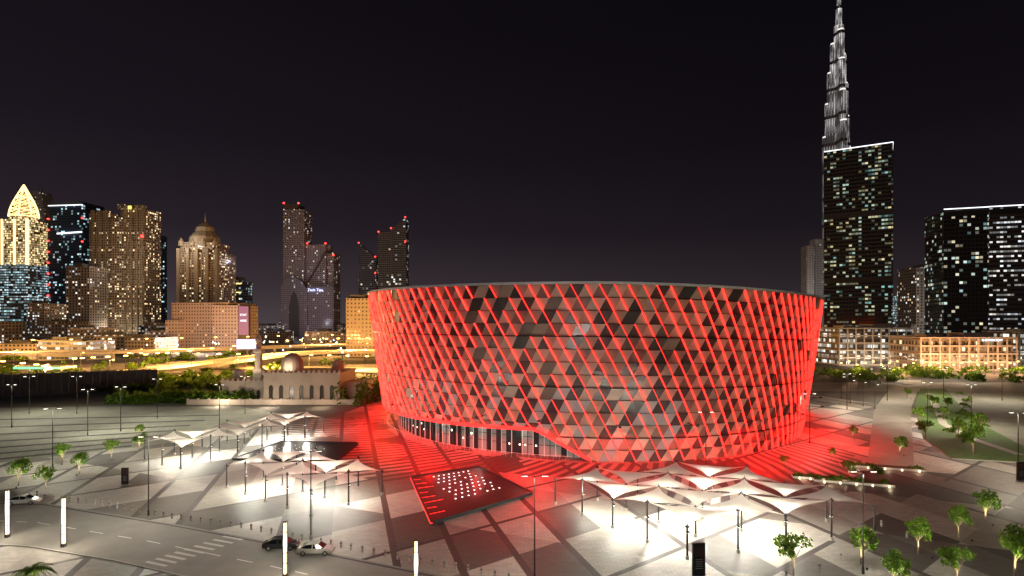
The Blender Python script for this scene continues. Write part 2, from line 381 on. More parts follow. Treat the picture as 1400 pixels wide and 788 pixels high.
# ---------------- shade canopies ----------------
mf,nt,bs=newmat('sail_fabric'); L=nt.links
tr=N(nt,'ShaderNodeBsdfTranslucent'); df=N(nt,'ShaderNodeBsdfDiffuse'); mx=N(nt,'ShaderNodeMixShader')
df.inputs[0].default_value=(.74,.71,.67,1); tr.inputs[0].default_value=(.6,.54,.48,1); mx.inputs[0].default_value=.25
L.new(df.outputs[0],mx.inputs[1]);L.new(tr.outputs[0],mx.inputs[2]); L.new(mx.outputs[0],nt.nodes['Material Output'].inputs[0])
def canopy(O,a,bv,na,nb,pw,phase=0):
    O=Vector((*O,0));a=Vector((*a,0));bv=Vector((*bv,0)); b=MB(); st=MB()
    def ph(i,j): return 5.9 if (i+j+phase)%2 else 4.4
    K=10
    for i in range(na):
        for j in range(nb):
            c=[[ph(i,j),ph(i,j+1)],[ph(i+1,j),ph(i+1,j+1)]]
            grid=[]
            for s in range(K+1):
                row=[]
                for t in range(K+1):
                    S_,T_=s/K,t/K; s2=.5+(S_-.5)*.97*(1-.26*4*T_*(1-T_)); t2=.5+(T_-.5)*.97*(1-.26*4*S_*(1-S_))
                    z=(c[0][0]*(1-s2)+c[1][0]*s2)*(1-t2)+(c[0][1]*(1-s2)+c[1][1]*s2)*t2
                    v=O+a*(i+s2)+bv*(j+t2); row.append(Vector((v.x,v.y,z)))
                grid.append(row)
            for s in range(K):
                for t in range(K): b.face([grid[s][t],grid[s+1][t],grid[s+1][t+1],grid[s][t+1]],0)
    for i in range(na+1):
        for j in range(nb+1):
            v=O+a*i+bv*j; h=ph(i,j)
            st.cyl((v.x,v.y,0),(v.x,v.y,h+.35),.14,.10,10,0); st.cyl((v.x,v.y,0),(v.x,v.y,.5),.26,.26,10,1)
            st.box(v.x,v.y,h-.1,h+.12,.4,.4,.6,0)
    e=bpy.data.objects.new('shade_canopy',None); sc.collection.objects.link(e)
    b.obj('fabric_sails',[mf],True,e); st.obj('posts',[M_dark,M_conc],False,e)
    fx=MB()
    for i in range(na):
        for j in range(nb):
            v=O+a*(i+.5)+bv*(j+.5)
            cp=O+a*i+bv*j; d=(v-cp).normalized()*.5; zf=3.4
            fx.box(cp.x+d.x,cp.y+d.y,zf,zf+.25,.35,.35,0,0); fx.box(cp.x+d.x,cp.y+d.y,zf-.05,zf,.28,.28,0,1); fx.beam((cp.x,cp.y,zf+.1),(cp.x+d.x,cp.y+d.y,zf+.1),.08,.08,0)
            q=v*.55+cp*.45
            plight('floodlight',(q.x,q.y,3.55),pw*random.choice((.15,.5,1.3,2.4)),(1,.94,.78),.12,e)
    fx.obj('floodlight_housings',[M_dark,M_lampw],False,e)
canopy((23.6,76.8),(7.7,2.2),(-4.0,5.8),4,4,1650)
canopy((-33,93.6),(4.5,5.85),(-5.45,4.0),2,4,2000)
canopy((-72,124),(3.0,6.6),(-6,3.2),6,2,2100)

# ---------------- water features ----------------
M_pool=mat('black_water_basin',(.012,.012,.014),.3,0,.2,spec=.15)
M_dot=emat('basin_light',(1,.96,.9),6); M_rs=emat('basin_red_strip',(1,.02,.015),2.6)
def pool(c4,red=True,nd=8,ds=.17):
    P=[Vector((*p,0)) for p in c4]; b=MB()
    b.prism([(p.x,p.y) for p in P],0,.45,0,1)
    def Q(s,t,z):
        v=(P[0]*(1-s)+P[1]*s)*(1-t)+(P[3]*(1-s)+P[2]*s)*t; return Vector((v.x,v.y,z))
    for k in range(4): b.beam(P[k]+Vector((0,0,.5)),P[(k+1)%4]+Vector((0,0,.5)),.35,.22,0)
    for i in range(nd):
        for j in range(nd):
            s=.28+.56*(i+.5*(j%2))/nd; t=.10+.7*j/nd
            if random.random()<.15: continue
            c=Q(s,t,.5); b.cyl(c-Vector((0,0,.06)),c,ds*1.5,ds*1.5,8,0); b.cyl(c,c+Vector((0,0,.03)),ds,ds*.8,8,2)
    if red:
        for k in range(8):
            t=.1+.11*k; b.beam(Q(.015,t,.5),Q(.10+.05*(k%3),t+.015,.5),.08,.05,3)
        b.beam(P[0]+Vector((0,0,.3)),P[3]+Vector((0,0,.3)),.42,.14,3)
    b.obj('water_feature',[M_dark,M_pool,M_dot,M_rs])
pool([G(562,655),G(655,641),G(728,677),G(590,718)])
pool([G(318,630),G(385,606),G(490,608),G(460,633)],False,7,.07)

# ---------------- street lamps ----------------
def lampmesh(h,arms=2):
    b=MB(); b.cyl((0,0,0),(0,0,.9),.17,.15,10,0); b.cyl((0,0,.9),(0,0,h),.10,.055,10,0)
    for s in ((-1,1) if arms==2 else (1,)):
        b.beam((0,0,h-.1),(s*.9,0,h+.05),.07,.07,0); b.box(s*1.25,0,h,h+.12,.9,.36,0,0); b.box(s*1.25,0,h-.03,h,.75,.28,0,1)
    return b.mesh('street_lamp',[M_dark,M_lampw])
LM13=lampmesh(13); LM9=lampmesh(9,1)
def lamp(u,v,pw,col=(1,.9,.7),big=True,rz=None):
    x,y=G(u,v); h=13 if big else 9
    o=place('street_lamp',LM13 if big else LM9,(x,y,0),random.uniform(-.4,.4) if rz is None else rz)
    if pw: plight('lamp_light',(0,0,h-.35),pw,col,.35,o,spot=165,rot=(0,0,0),blend=.4)
    return o
W1=(1,.93,.79)
LO=[]
for u,v,p in ((731,795,4800),(425,738,4200),(203,705,9000),(1180,785,5200),(1107,606,2600),(965,648,900)): LO.append(lamp(u,v,p,W1,rz=0))
l=plight('facade_fill_spot',(0,.6,12),15000,(1,.92,.84),.2,LO[0],spot=100,rot=(0,0,0),blend=.9); aim(l,(AC[0]-LO[0].location.x,125-LO[0].location.y,14))  # added spot on the pole, brightens the cladding; not a real fixture
for u,v in ((72,640),(16,585),(120,596),(165,590),(215,572),(105,566),(40,566),(300,585),(335,566)): lamp(u,v,9500,(1,.97,.76))
for u,v in ((1158,560),(1213,548),(1328,585),(1392,650),(1290,545),(1370,548),(1240,520),(1310,520),(1268,580)): lamp(u,v,15000,(1,.88,.66))
for u,v in ((1150,545),(1163,552),(1172,540),(1180,556),(1188,530),(1196,560),(1204,525)): lamp(u,v,0,big=False)

# ---------------- light columns ----------------
M_lc=emat('light_column_glow',(1,.70,.38),4.0)
b=MB(); b.box(0,0,0,.5,.5,.5,0,0); b.box(0,0,.5,6.9,.28,.28,0,1); b.box(0,0,6.9,7.1,.42,.42,0,0)
for x in (-.19,.19):
    for y in (-.19,.19): b.box(x,y,.5,6.9,.06,.06,0,0)
for k in range(1,5): b.box(0,0,.5+k*1.28,.56+k*1.28,.40,.40,0,0)
me=b.mesh('light_column',[M_dark,M_lc])
for u,v in ((10,735),(87,748),(390,790),(569,822)):
    x,y=G(u,v); o=place('light_column',me,(x,y,0)); plight('column_light',(0.1,-.9,4.2),1700,(1,.88,.68),.3,o)

# ---------------- bollards ----------------
b=MB(); b.lathe(0,0,[(.14,0),(.13,.85),(.10,.95),(0,.98)],10,0); b.cyl((0,0,.6),(0,0,.7),.145,.145,10,1); mb_=b.mesh('bollard',[M_conc,M_dark],False)
pts=[Vector((*G(u,v),0)) for u,v in ((40,680),(130,690),(235,709),(330,722),(400,736),(480,752),(560,768),(640,782),(715,797))]
for p,q in zip(pts,pts[1:]):
    L_=(q-p).length; n=max(1,round(L_/1.9))
    for i in range(n):
        v=p.lerp(q,i/n); place('bollard',mb_,v)
for u,v in ((1120,780),(1150,765),(1130,700),(1225,760),(1240,735),(1205,720),(1075,790)): place('bollard',mb_,(*G(u,v),0))

# ---------------- totem signs ----------------
b=MB(); b.box(0,0,0,.15,1.9,.6,0,1); b.box(0,0,.15,4.2,1.6,.35,0,0); b.box(0,-.19,2.6,3.8,1.2,.02,0,2)
for k in range(5): b.box(0,-.19,1.0+.28*k,1.08+.28*k,1.0-.12*(k%3),.02,0,1)
me=b.mesh('totem_sign',[M_dark,M_steel,mat('sign_face',(.05,.02,.02),.4)])
for u,v,s in ((955,788,1),(171,663,.8),(1395,657,.9)): place('totem_sign',me,(*G(u,v),0),.1,s)

# ---------------- cars ----------------
def carmesh(col,name):
    body=mat(name,col,.25,.3,.03); gl=mat('car_glass',(.01,.012,.015),.08); ty=mat('tyre',(.015,.015,.015),.8); rim=mat('wheel_rim',(.45,.45,.46),.3,.9)
    tl=mat('tail_lamp',(.35,.01,.01),.2); hl=mat('head_lamp',(.7,.7,.7),.15)
    b=MB()
    st=[(-2.35,.62,.42,.78),(-2.28,.80,.30,.93),(-1.7,.90,.24,.98),(-.6,.92,.22,.96),(.6,.92,.22,.94),(1.4,.90,.24,.90),(2.05,.84,.28,.78),(2.33,.62,.38,.62)]
    def sec(s):
        x,w,a,c=s; return [(x,-w*.86,a),(x,-w,a+.14),(x,-w,(a+c)/2+.05),(x,-w*.93,c-.03),(x,-w*.6,c+.02),(x,w*.6,c+.02),(x,w*.93,c-.03),(x,w,(a+c)/2+.05),(x,w,a+.14),(x,w*.86,a)]
    for s0,s1 in zip(st,st[1:]):
        A,B=sec(s0),sec(s1)
        for i in range(9): b.face([A[i],A[i+1],B[i+1],B[i]],0)
    b.face(sec(st[0]),0); b.face(sec(st[-1])[::-1],0)
    gs=[(-1.85,.70,.97,.0),(-1.15,.66,.95,.42),(-.2,.66,.95,.50),(.45,.66,.95,.44),(1.2,.74,.92,.0)]
    for (x0,w0,z0,h0),(x1,w1,z1,h1) in zip(gs,gs[1:]):
        for s in (-1,1):
            b.face([(x0,s*.84,z0-.02),(x1,s*.84,z1-.02),(x1,s*w1,z1+h1),(x0,s*w0,z0+h0)][::s],1)
        roof=0 if (h0>.1 and h1>.1) else 1
        b.face([(x0,-w0,z0+h0),(x1,-w1,z1+h1),(x1,w1,z1+h1),(x0,w0,z0+h0)],roof)
        for s in (-1,1): b.beam((x0,s*w0,z0+h0+.01),(x1,s*w1,z1+h1+.01),.05,.05,0)
    for s in (-1,1): b.beam((-.25,s*.845,.95),(-.25,s*.67,1.44),.07,.05,0)
    for x in (-1.42,1.42):
        for s in (-1,1):
            b.cyl((x,s*.70,.33),(x,s*.935,.33),.33,.33,18,2); b.cyl((x,s*.93,.33),(x,s*.945,.33),.21,.19,12,3)
            if x>0: b.beam((.75,s*.9,.98),(.75,s*1.05,1.02),.2,.13,0)
    for s in (-1,1):
        b.box(-2.27,s*.6,.7,.86,.06,.34,0,4); b.box(2.24,s*.6,.56,.68,.1,.34,0,5)
    return b.mesh('parked_car',[body,gl,ty,rim,tl,hl])
for u,v,c,r in ((385,750,(.05,.05,.055),.06),(432,757,(.55,.54,.51),.03),(33,689,(.6,.6,.58),.2)):
    place('parked_car',carmesh(c,'paint'),(*G(u,v),.02),r,1.05)

# ---------------- trees ----------------
ml,nt,bs=newmat('leaves'); L=nt.links
oi=N(nt,'ShaderNodeTexCoord'); ns=N(nt,'ShaderNodeTexNoise'); ns.inputs['Scale'].default_value=1.6; L.new(oi.outputs['Object'],ns.inputs['Vector'])
cr=N(nt,'ShaderNodeValToRGB'); L.new(ns.outputs[0],cr.inputs[0]); e=cr.color_ramp.elements; e[0].position=.35;e[0].color=(.045,.095,.015,1);e[1].position=.65;e[1].color=(.14,.23,.03,1)
df=N(nt,'ShaderNodeBsdfDiffuse');tr=N(nt,'ShaderNodeBsdfTranslucent');mx=N(nt,'ShaderNodeMixShader');mx.inputs[0].default_value=.45
L.new(cr.outputs[0],df.inputs[0]);L.new(cr.outputs[0],tr.inputs[0]);L.new(df.outputs[0],mx.inputs[1]);L.new(tr.outputs[0],mx.inputs[2]);L.new(mx.outputs[0],nt.nodes['Material Output'].inputs[0])
M_bark=mat('bark',(.14,.10,.07),.9)
def treemesh(seed,h=4.6,cr_=1.9,nl=1000,ls=.18):
    R=random.Random(seed); b=MB()
    b.cyl((0,0,0),(.05,.03,h*.42),.11,.08,8,1); cl=[]
    for k in range(10):
        a=R.uniform(0,6.28); rr_=R.uniform(.25,1)*cr_*.72; z=h*R.uniform(.5,.9); p=Vector((rr_*math.cos(a),rr_*math.sin(a),z)); cl.append((p,R.uniform(.35,.75)*cr_*.6))
        b.cyl((.05,.03,h*R.uniform(.3,.42)),p,.05,.015,5,1)
    for i in range(nl):
        c,r=R.choice(cl); d=Vector((R.gauss(0,1),R.gauss(0,1),R.gauss(0,.8))).normalized()*r*R.uniform(.5,1.12); p=c+d
        n=Vector((R.gauss(0,1),R.gauss(0,1),R.gauss(0,1))).normalized(); x=n.orthogonal().normalized(); y=n.cross(x); s=ls*R.uniform(.6,1.3)
        b.face([p-x*s,p-y*s*.5,p+x*s,p+y*s*.5],0)
    b.cyl((.45,-1.5,0),(.45,-1.5,.28),.12,.12,8,2)
    return b.mesh('tree',[ml,M_bark,M_dark])
TM=[treemesh(s) for s in (1,2,3,4)]
def tree(u,v,s=1,up=60,name='tree',col=(1,.97,.55)):
    x,y=G(u,v); o=place(name,random.choice(TM),(x,y,0),random.uniform(-.6,.6),s)
    if up:
        l=plight('uplight',(.45,-1.5,.34),up*s*s,col,.1,o,spot=95,rot=(0,0,0),blend=.6); aim(l,(-.35,1.3,2.6))
    return o
for u,v,s in ((25,665,1.2),(62,670,1.0),(85,634,1),(108,648,1),(152,628,1),(190,616,1),(190,598,.8),
  (1085,788,1.15),(1177,772,1.1),(1255,758,1.1),(1310,736,1.05),(1347,714,1.1),(1387,790,1.4),(1308,800,1.0),(1220,806,1.0),
  (1160,654,.8),(1198,660,.8),(1137,628,.6),(1073,640,.6)):
    tree(u,v,s,2600 if u>1000 else 2200)
for u,v,s in ((1265,600,1.1),(1230,622,1),(1330,622,1.3),(1165,600,.8),(1240,545,1),(1340,590,1.2),(1290,575,1),(1275,560,1.2),(1255,580,1.2),(1310,598,1.1),(1295,560,1.)):
    tree(u,v,s,1700 if random.random()<.5 else 0)
b=MB(); pl=((1165,660,14,3),(1205,640,16,2.5),(1120,655,10,2))
for (u,v,w_,d_) in pl:
    x,y=G(u,v); b.box(x,y,0,.45,w_,d_,-.3,0,1)
    for k in range(-2,3):
        b.box(x+k*w_*.2*math.cos(-.3)+.3*d_*math.sin(-.3),y+k*w_*.2*math.sin(-.3)-d_*.62,.0,.35,.2,.2,0,2)
po=b.obj('planter',[M_sil,mat('planter_soil',(.06,.045,.03),.9),emat('planter_light',(1,.75,.4),5)])
for (u,v,w_,d_) in pl:
    x,y=G(u,v)
    for k in (-1,0,1): plight('planter_lamp',(x+k*w_*.35,y-d_*.9-k*w_*.1,.7),60,(1,.8,.5),.1,po)
def foliage_mass(name,spots,n,ls,seed=1):
    R=random.Random(seed); b=MB()
    for (x,y,r,h) in spots:
        for i in range(n):
            d=Vector((R.gauss(0,1),R.gauss(0,1),abs(R.gauss(0,1)))).normalized()*R.uniform(.65,1.1); p=Vector((x+d.x*r,y+d.y*r,.2+d.z*h))
            nn=Vector((R.gauss(0,1),R.gauss(0,1),R.gauss(0,1))).normalized(); X_=nn.orthogonal().normalized(); Y_=nn.cross(X_); s=ls*R.uniform(.6,1.4)
            b.face([p-X_*s,p-Y_*s*.6,p+X_*s,p+Y_*s*.6],0)
    return b.obj(name,[ml])
R=random.Random(5)
sp=[]
for (u,v,w_,d_) in pl:
    x,y=G(u,v)
    for k in range(9):
        q=R.uniform(-.45,.45)*w_; sp.append((x+q*math.cos(-.3),y+q*math.sin(-.3),R.uniform(.4,.8),R.uniform(.5,.9)))
sp+=[(*G(1262+R.uniform(-8,60)+k*1.1,545+k*1.6+R.uniform(-6,6)),R.uniform(.8,1.8),R.uniform(.7,1.5)) for k in range(34)]
foliage_mass('shrubs',sp,90,.26)
sp=[]
for k in range(70):
    u=150+k*2.8; x,y=G(u,551+R.uniform(-3,2)); sp.append((x,y,R.uniform(1.5,3.2),R.uniform(2,5)))
for k in range(45):
    x,y=G(R.uniform(462,522),R.uniform(528,556)); sp.append((x,y,R.uniform(2,4),R.uniform(4,9)))
foliage_mass('distant_trees',sp,110,.6)
sp=[]
for k in range(260):
    q=R.random()
    if q<.42: x,y=R.uniform(-420,-120),R.uniform(300,560)
    elif q<.62: x,y=R.uniform(-200,-115),R.uniform(255,330)
    else: x,y=R.uniform(180,420),R.uniform(300,370)
    sp.append((x,y,R.uniform(2.5,5),R.uniform(2.5,5)))
foliage_mass('distant_trees',sp,60,1.0,3)
b=MB(); R=random.Random(9); b.cyl((0,0,0),(0,0,1.8),.22,.17,10,1)
for k in range(26):
    a=k*2.4; el=R.uniform(.1,1.2); pr=None
    for s in range(9):
        t=s/8; r=2.3*t*math.cos(el*.6); z=1.8+2.0*math.sin(el)*t-1.6*t*t; p=Vector((r*math.cos(a),r*math.sin(a),z))
        if pr is not None:
            sd=Vector((-math.sin(a),math.cos(a),0)); wd=.42*math.sin(math.pi*min(1,t*.9+.08))
            for q in (-1,1): b.face([pr,pr.lerp(p,.4),p+sd*q*wd+Vector((0,0,-.18)) ],0); b.face([pr.lerp(p,.5),p,p+sd*q*wd+(p-pr)*.8+Vector((0,0,-.2))],0)
        pr=p
o=b.obj('palm_tree',[ml,M_bark]); x,y=G(45,800); o.location=(x,y,0); plight('uplight',(.8,-1.5,.3),400,(1,.95,.6),.1,o)

# ---------------- barrier wall & highway ----------------
b=MB(); p0=Vector((*G(-260,556),0)); p1=Vector((*G(215,532),0)); n=40
for i in range(n):
    a=p0.lerp(p1,i/n);c=p0.lerp(p1,(i+1)/n)
    b.beam(a+Vector((0,0,4.7)),c+Vector((0,0,4.7)),.5,9.4,0); b.beam(a,a+Vector((0,0,9.9)),.7,.7,2)
b.beam(p0+Vector((0,0,9.75)),p1+Vector((0,0,9.75)),.7,.3,1)
b.obj('barrier_wall',[mat('barrier_panel',(.06,.063,.07),.6),M_conc,mat('barrier_post',(.09,.09,.09),.7)])
def ribbon(name,pts,wd,z,pw=60000):
    b=MB(); P=[Vector((x,y,zz)) for x,y,zz in pts]
    Q=[]
    for i in range(len(P)-1):
        for k in range(6):
            t=k/6; p_=[P[max(0,i-1)],P[i],P[i+1],P[min(len(P)-1,i+2)]]
            Q.append(.5*((2*p_[1])+(-p_[0]+p_[2])*t+(2*p_[0]-5*p_[1]+4*p_[2]-p_[3])*t*t+(-p_[0]+3*p_[1]-3*p_[2]+p_[3])*t**3))
    Q.append(P[-1]); Z=Vector((0,0,1))
    nr=[((Q[min(i+1,len(Q)-1)]-Q[max(i-1,0)]).cross(Z)).normalized()*wd/2 for i in range(len(Q))]
    for i in range(len(Q)-1):
        a,c=Q[i],Q[i+1]; m,k=nr[i],nr[i+1]
        b.face([a-m,a+m,c+k,c-k],0); b.face([a-m-Z*1.2,c-k-Z*1.2,c+k-Z*1.2,a+m-Z*1.2],1)
        for s in (-1,1):
            b.beam(a+m*s-Z*.3,c+k*s-Z*.3,.35,1.8,1)
            b.face([a+m*s*.9-m.normalized()*.1+Z*.01,a+m*s*.9+m.normalized()*.1+Z*.01,c+k*s*.9+k.normalized()*.1+Z*.01,c+k*s*.9-k.normalized()*.1+Z*.01],2)
        if i%5==0 and a.z>4: b.cyl((a.x,a.y,0),(a.x,a.y,a.z-1.2),1.1,1.1,10,1)
    for i in range(0,len(Q),1):
        v=Q[i]+nr[i]; b.cyl(v,v+Z*10,.14,.09,6,3); b.beam(v+Z*10,v+Z*10.2-nr[i].normalized()*2.2,.12,.12,3); c=v+Z*10-nr[i].normalized()*2.2; b.box(c.x,c.y,c.z,c.z+.5,1.5,1.5,0,4)
    o=b.obj(name,[M_hwy,M_conc,M_white,M_dark,M_lampo])
    for i in range(2,len(Q),5): plight('highway_light',Q[i]+Z*9.5,pw,(1,.47,.12),.5,o)
ribbon('highway_flyover',[(-250,330,1),(-215,350,3),(-170,420,8),(-120,450,9),(-70,440,9),(-10,410,9)],24,0,210000)
ribbon('highway_flyover',[(-420,430,8),(-300,470,8),(-180,560,9),(-60,640,9),(80,700,9)],26,0,300000)
ribbon('highway',[(-260,400,.3),(-180,390,.3),(-100,370,.3),(-20,330,.3)],26,0,190000)
ribbon('highway',[(-600,470,.3),(-430,400,.3),(-250,300,.3),(-205,262,.3)],16,0,32000)

# ---------------- mosque ----------------
M_mosq=mat('mosque_plaster',(.36,.30,.245),.85,scale=.3); M_win=mat('mosque_window',(.03,.025,.02),.3)
b=MB(); cx,cy=-83,236
b.box(cx,cy,0,11,30,22,0,0); b.box(cx,cy,11,11.9,31,23,0,0)
b.box(cx-24,cy+2,0,7.5,20,16,0,0); b.box(cx-24,cy+2,7.5,8.2,21,17,0,0)
b.box(cx+19,cy+2,0,7.5,9,14,0,0)
def arch(x,y,z,w_,h):
    n=8; P=[(x-w_/2,y,z),(x+w_/2,y,z)]
    for k in range(n+1):
        a=math.pi*k/n; P.append((x+w_/2*math.cos(a),y,z+h+w_/2*math.sin(a)*1.25))
    b.face(P,1)
    b.beam((x-w_/2-.12,y-.1,z),(x-w_/2-.12,y-.1,z+h),.2,.2,0); b.beam((x+w_/2+.12,y-.1,z),(x+w_/2+.12,y-.1,z+h),.2,.2,0)
for k in range(7): arch(cx-12+k*4,cy-11.05,1.2,1.6,4.8)
for k in range(6): arch(cx-32+k*3.2,cy-6.05,.5,1.5,3)
for k in range(16): b.box(cx-15+k*2,cy-11.2,11.9,12.8,.9,.5,0,0)
for k in range(10): b.box(cx-33.5+k*2.1,cy-6.2,8.2,9.0,.9,.5,0,0)
def dome(x,y,z,r):
    b.lathe(x,y,[(r*1.02,z),(r*1.02,z+r*.5)]+[(r*math.cos(t*math.pi/20),z+r*.5+r*1.15*math.sin(t*math.pi/20)) for t in range(11)],20,0)
    b.cyl((x,y,z+r*1.6),(x,y,z+r*1.6+1.6),.12,.03,6,1)
dome(cx-7.0,cy-2,11.9,4.4); dome(cx+10,cy+3,11.9,2.6); dome(cx-30,cy,8.2,2.6); dome(cx-20,cy,8.2,2.6)
mx_,my=-103,232
b.box(mx_,my,0,13,3.2,3.2,0,0); b.prism([(mx_+1.5*math.cos(k*math.pi/4),my+1.5*math.sin(k*math.pi/4)) for k in range(8)],13,20,0)
b.lathe(mx_,my,[(1.5,19.2),(2.3,20),(2.3,21)],12,0); b.lathe(mx_,my,[(1.0,20),(1.0,24),(1.3,24.2),(1.2,25),(.6,26.5),(.05,27.6),(0,28.4)],12,0)
mo=b.obj('mosque',[M_mosq,M_win])
plight('mosque_floodlight',(cx-8,cy-24,3),4200,(1,.82,.62),.3,mo); plight('mosque_floodlight',(cx-28,cy-20,3),3800,(1,.82,.6),.3,mo); plight('mosque_floodlight',(cx+12,cy-24,3),2200,(1,.75,.5),.3,mo)
l=plight('minaret_floodlight',(mx_-4,my-9,9.5),6000,(1,.82,.6),.2,mo,spot=70,rot=(0,0,0)); aim(l,(4,9,9))
l=plight('dome_floodlight',(cx-7,cy-10,13),2500,(1,.82,.6),.2,mo,spot=90,rot=(0,0,0)); aim(l,(0,8,3))
b=MB(); b.beam((cx-42,cy-16,1),(cx+26,cy-16,1),.3,2.0,0)
for k in range(18): b.box(cx-42+k*4,cy-16,0,2.4,.6,.6,0,0)
b.obj('boundary_wall',[M_mosq])

# ---------------- skyline ----------------
WARM=(1,.66,.32);WHT=(.82,.92,1);TEAL=(.35,.75,.8);YEL=(1,.84,.55)
F_res=facade('residential_facade',(.26,.2,.145),(.03,.03,.035),3.4,3.5,.22,.24,.30,WARM,YEL,2.3)
F_res2=facade('residential_facade_dim',(.2,.175,.155),(.03,.03,.035),4,3.6,.25,.22,.2,WARM,WHT,1.9)
F_blk=facade('black_glass_facade',(.012,.013,.016),(.01,.011,.015),3.2,4,.08,.2,.19,(.35,.65,.7),YEL,1.25,.1,.8)
F_blu=facade('blue_glass_facade',(.03,.05,.085),(.022,.045,.08),3.6,4.0,.1,.2,.17,TEAL,WHT,1.4,.1)
F_off=facade('office_band_facade',(.1,.1,.1),(.03,.035,.04),3.6,4,.05,.26,.5,WHT,YEL,1.6,.15,.6,True)
F_low=facade('low_rise_facade',(.26,.225,.19),(.03,.03,.03),3.4,3.4,.24,.27,.32,YEL,WHT,2.4)
F_gold=facade('gold_lit_facade',(.3,.2,.1),(.05,.04,.03),2.6,3.6,.1,.14,.9,(1,.66,.25),(1,.85,.5),2.2,.3,.1)
F_gry=facade('grey_stone_facade',(.22,.205,.24),(.05,.05,.065),3.0,3.6,.25,.25,.10,WHT,YEL,1.7)
F_sil=facade('lit_glass_facade',(.18,.2,.22),(.06,.07,.08),3.4,4,.08,.24,.8,WHT,TEAL,1.3,.2,.4)
M_gold=emat('crown_gold_light',(1,.66,.22),3.4,(.3,.2,.1)); M_top=mat('roof_plant',(.06,.06,.06),.8)
M_wl=emat('roof_edge_light',(.9,.95,1),2.0)
def quad(u0,u1,Yd,dep,sk=0):
    x0,x1=atd(u0,Yd),atd(u1,Yd); return [(x0,Yd+sk),(x1,Yd-sk),(x1+dep*.1,Yd+dep),(x0+dep*.1,Yd+dep+sk)]
D=900; b=MB(); z1=hz(300,D)
b.prism(quad(0,36,D,40),0,hz(362,D),1); b.prism(quad(2,35,D,38),hz(362,D),z1,0)
for u in (1,18,35): b.prism(quad(u,u+1.4,D-2,4),hz(362,D),z1,2,2)
cx_,cy_=atd(18.5,D),D+19
oc=lambda r:[(cx_+r*math.cos(math.pi/8+k*math.pi/4),cy_+r*math.sin(math.pi/8+k*math.pi/4)) for k in range(8)]
b.prism(oc(19),z1,z1+7,0,3); zap=hz(249,D)
def ogr(t): return 20*(1-t)**.75*(1+.25*math.sin(math.pi*t))*(1-.25*t)
NS=10
for s in range(NS):
    r0,r1=ogr(s/NS),max(.3,ogr((s+1)/NS)); h0=z1+7+(zap-z1-7)*s/NS; h1=z1+7+(zap-z1-7)*(s+1)/NS
    A_,B_=oc(r0),oc(r1)
    for k in range(8):
        b.beam((*A_[k],h0),(*B_[k],h1),1.2,1.2,2)
        if s%2==0: b.beam((*A_[k],h0),(*A_[(k+1)%8],h0),1.0,1.0,2)
        if s<7: b.beam((*A_[k],h0),(*B_[(k+1)%8],h1),.6,.6,2)
b.lathe(cx_,cy_,[(15,z1+7),(9,z1+30),(0,zap-8)],8,0)
b.obj('skyscraper',[F_gold,F_sil,M_gold,M_top])
D=1000; b=MB(); c=atd(50,D)
for k in range(10):
    r0=15*math.cos(k/10*1.3)**.7; z_=hz(320,D)+(hz(262,D)-hz(320,D))*k/10
    b.box(c,D+12,z_,z_+8,2*r0,24,0,0)
b.box(c,D+12,0,hz(320,D),31,26,0,0); b.cyl((c,D+12,hz(264,D)),(c,D+12,hz(252,D)),1,.2,6,1); b.obj('skyscraper',[F_gry,M_top])
D=900; b=MB(); P=quad(64,116,D,45,4); b.prism(P,0,hz(280,D),0,1)
P2=quad(66,114,D+2,40,4); b.prism(P2,hz(280,D),hz(276,D),1); b.beam((P[0][0],P[0][1]-1,hz(281,D)),(P[1][0],P[1][1]-1,hz(281,D)),1.2,1.2,3)
b.beam((atd(80,D),D-3,hz(320,D)),(atd(115,D),D-5,hz(318,D)),1.2,2,3)
for k in range(9): b.box(P[0][0],P[0][1]-1.5,hz(300+k*15,D),hz(300+k*15,D)+2,2,2,0,2)
for k in range(5): b.box(P[1][0],P[1][1]-1.5,hz(300+k*32,D),hz(300+k*32,D)+2,2,2,0,2)
b.obj('skyscraper',[F_blu,M_top,M_redl,M_wl])
D=820; b=MB()
b.prism(quad(122,152,D,34),0,hz(292,D),0,1); b.prism(quad(150,170,D-4,30),0,hz(300,D),0,1); b.prism(quad(165,197,D,34),0,hz(285,D),0,1)
for u in (124,132,141,168,176,184,191): b.prism(quad(u,u+4,D-2,8),0,hz(288 if u<150 else 281,D),2,1)
b.prism(quad(160,184,D+4,20),hz(285,D),hz(279,D),2,1); b.box(atd(181,D),D-6,hz(287,D),hz(283,D),4,1,0,3); b.box(atd(196,D),D-3,hz(325,D),hz(322,D),3,2,0,4)
to=b.obj('apartment_tower',[F_res,M_top,facade('beige_render_bays',(.22,.18,.135),(.04,.035,.03),3.2,3.5,.3,.3,.16,WARM,YEL,1.9),emat('logo_yellow',(1,.85,.1),3),M_redl])
plight('facade_fill_light',(atd(160,790),785,20),40000,(1,.8,.55),1,to); plight('facade_fill_light',(atd(160,770),770,120),32000,(1,.82,.6),1,to)  # added fill lamps so the tower walls show at night
D=950; b=MB(); P=quad(195,211,D,30); b.prism(P,0,hz(320,D),0,1)
for k in range(3): b.box(P[1][0],D-2,hz(330+k*25,D),hz(330+k*25,D)+2,2,2,0,2)
b.obj('skyscraper',[F_blu,M_top,M_redl])
D=760; b=MB(); b.prism(quad(90,122,D,30),0,hz(364,D),0,1); b.prism(quad(100,112,D+3,10),hz(364,D),hz(360,D),1); b.obj('apartment_tower',[F_res2,M_top])
D=800; b=MB(); P=quad(242,297,D,45); cx_=atd(269,D); cy_=D+22
b.prism(P,0,hz(345,D),0,1)
for u in (241,254,266,280,293): b.prism(quad(u,u+4,D-2.5,6),0,hz(340,D),2,1)
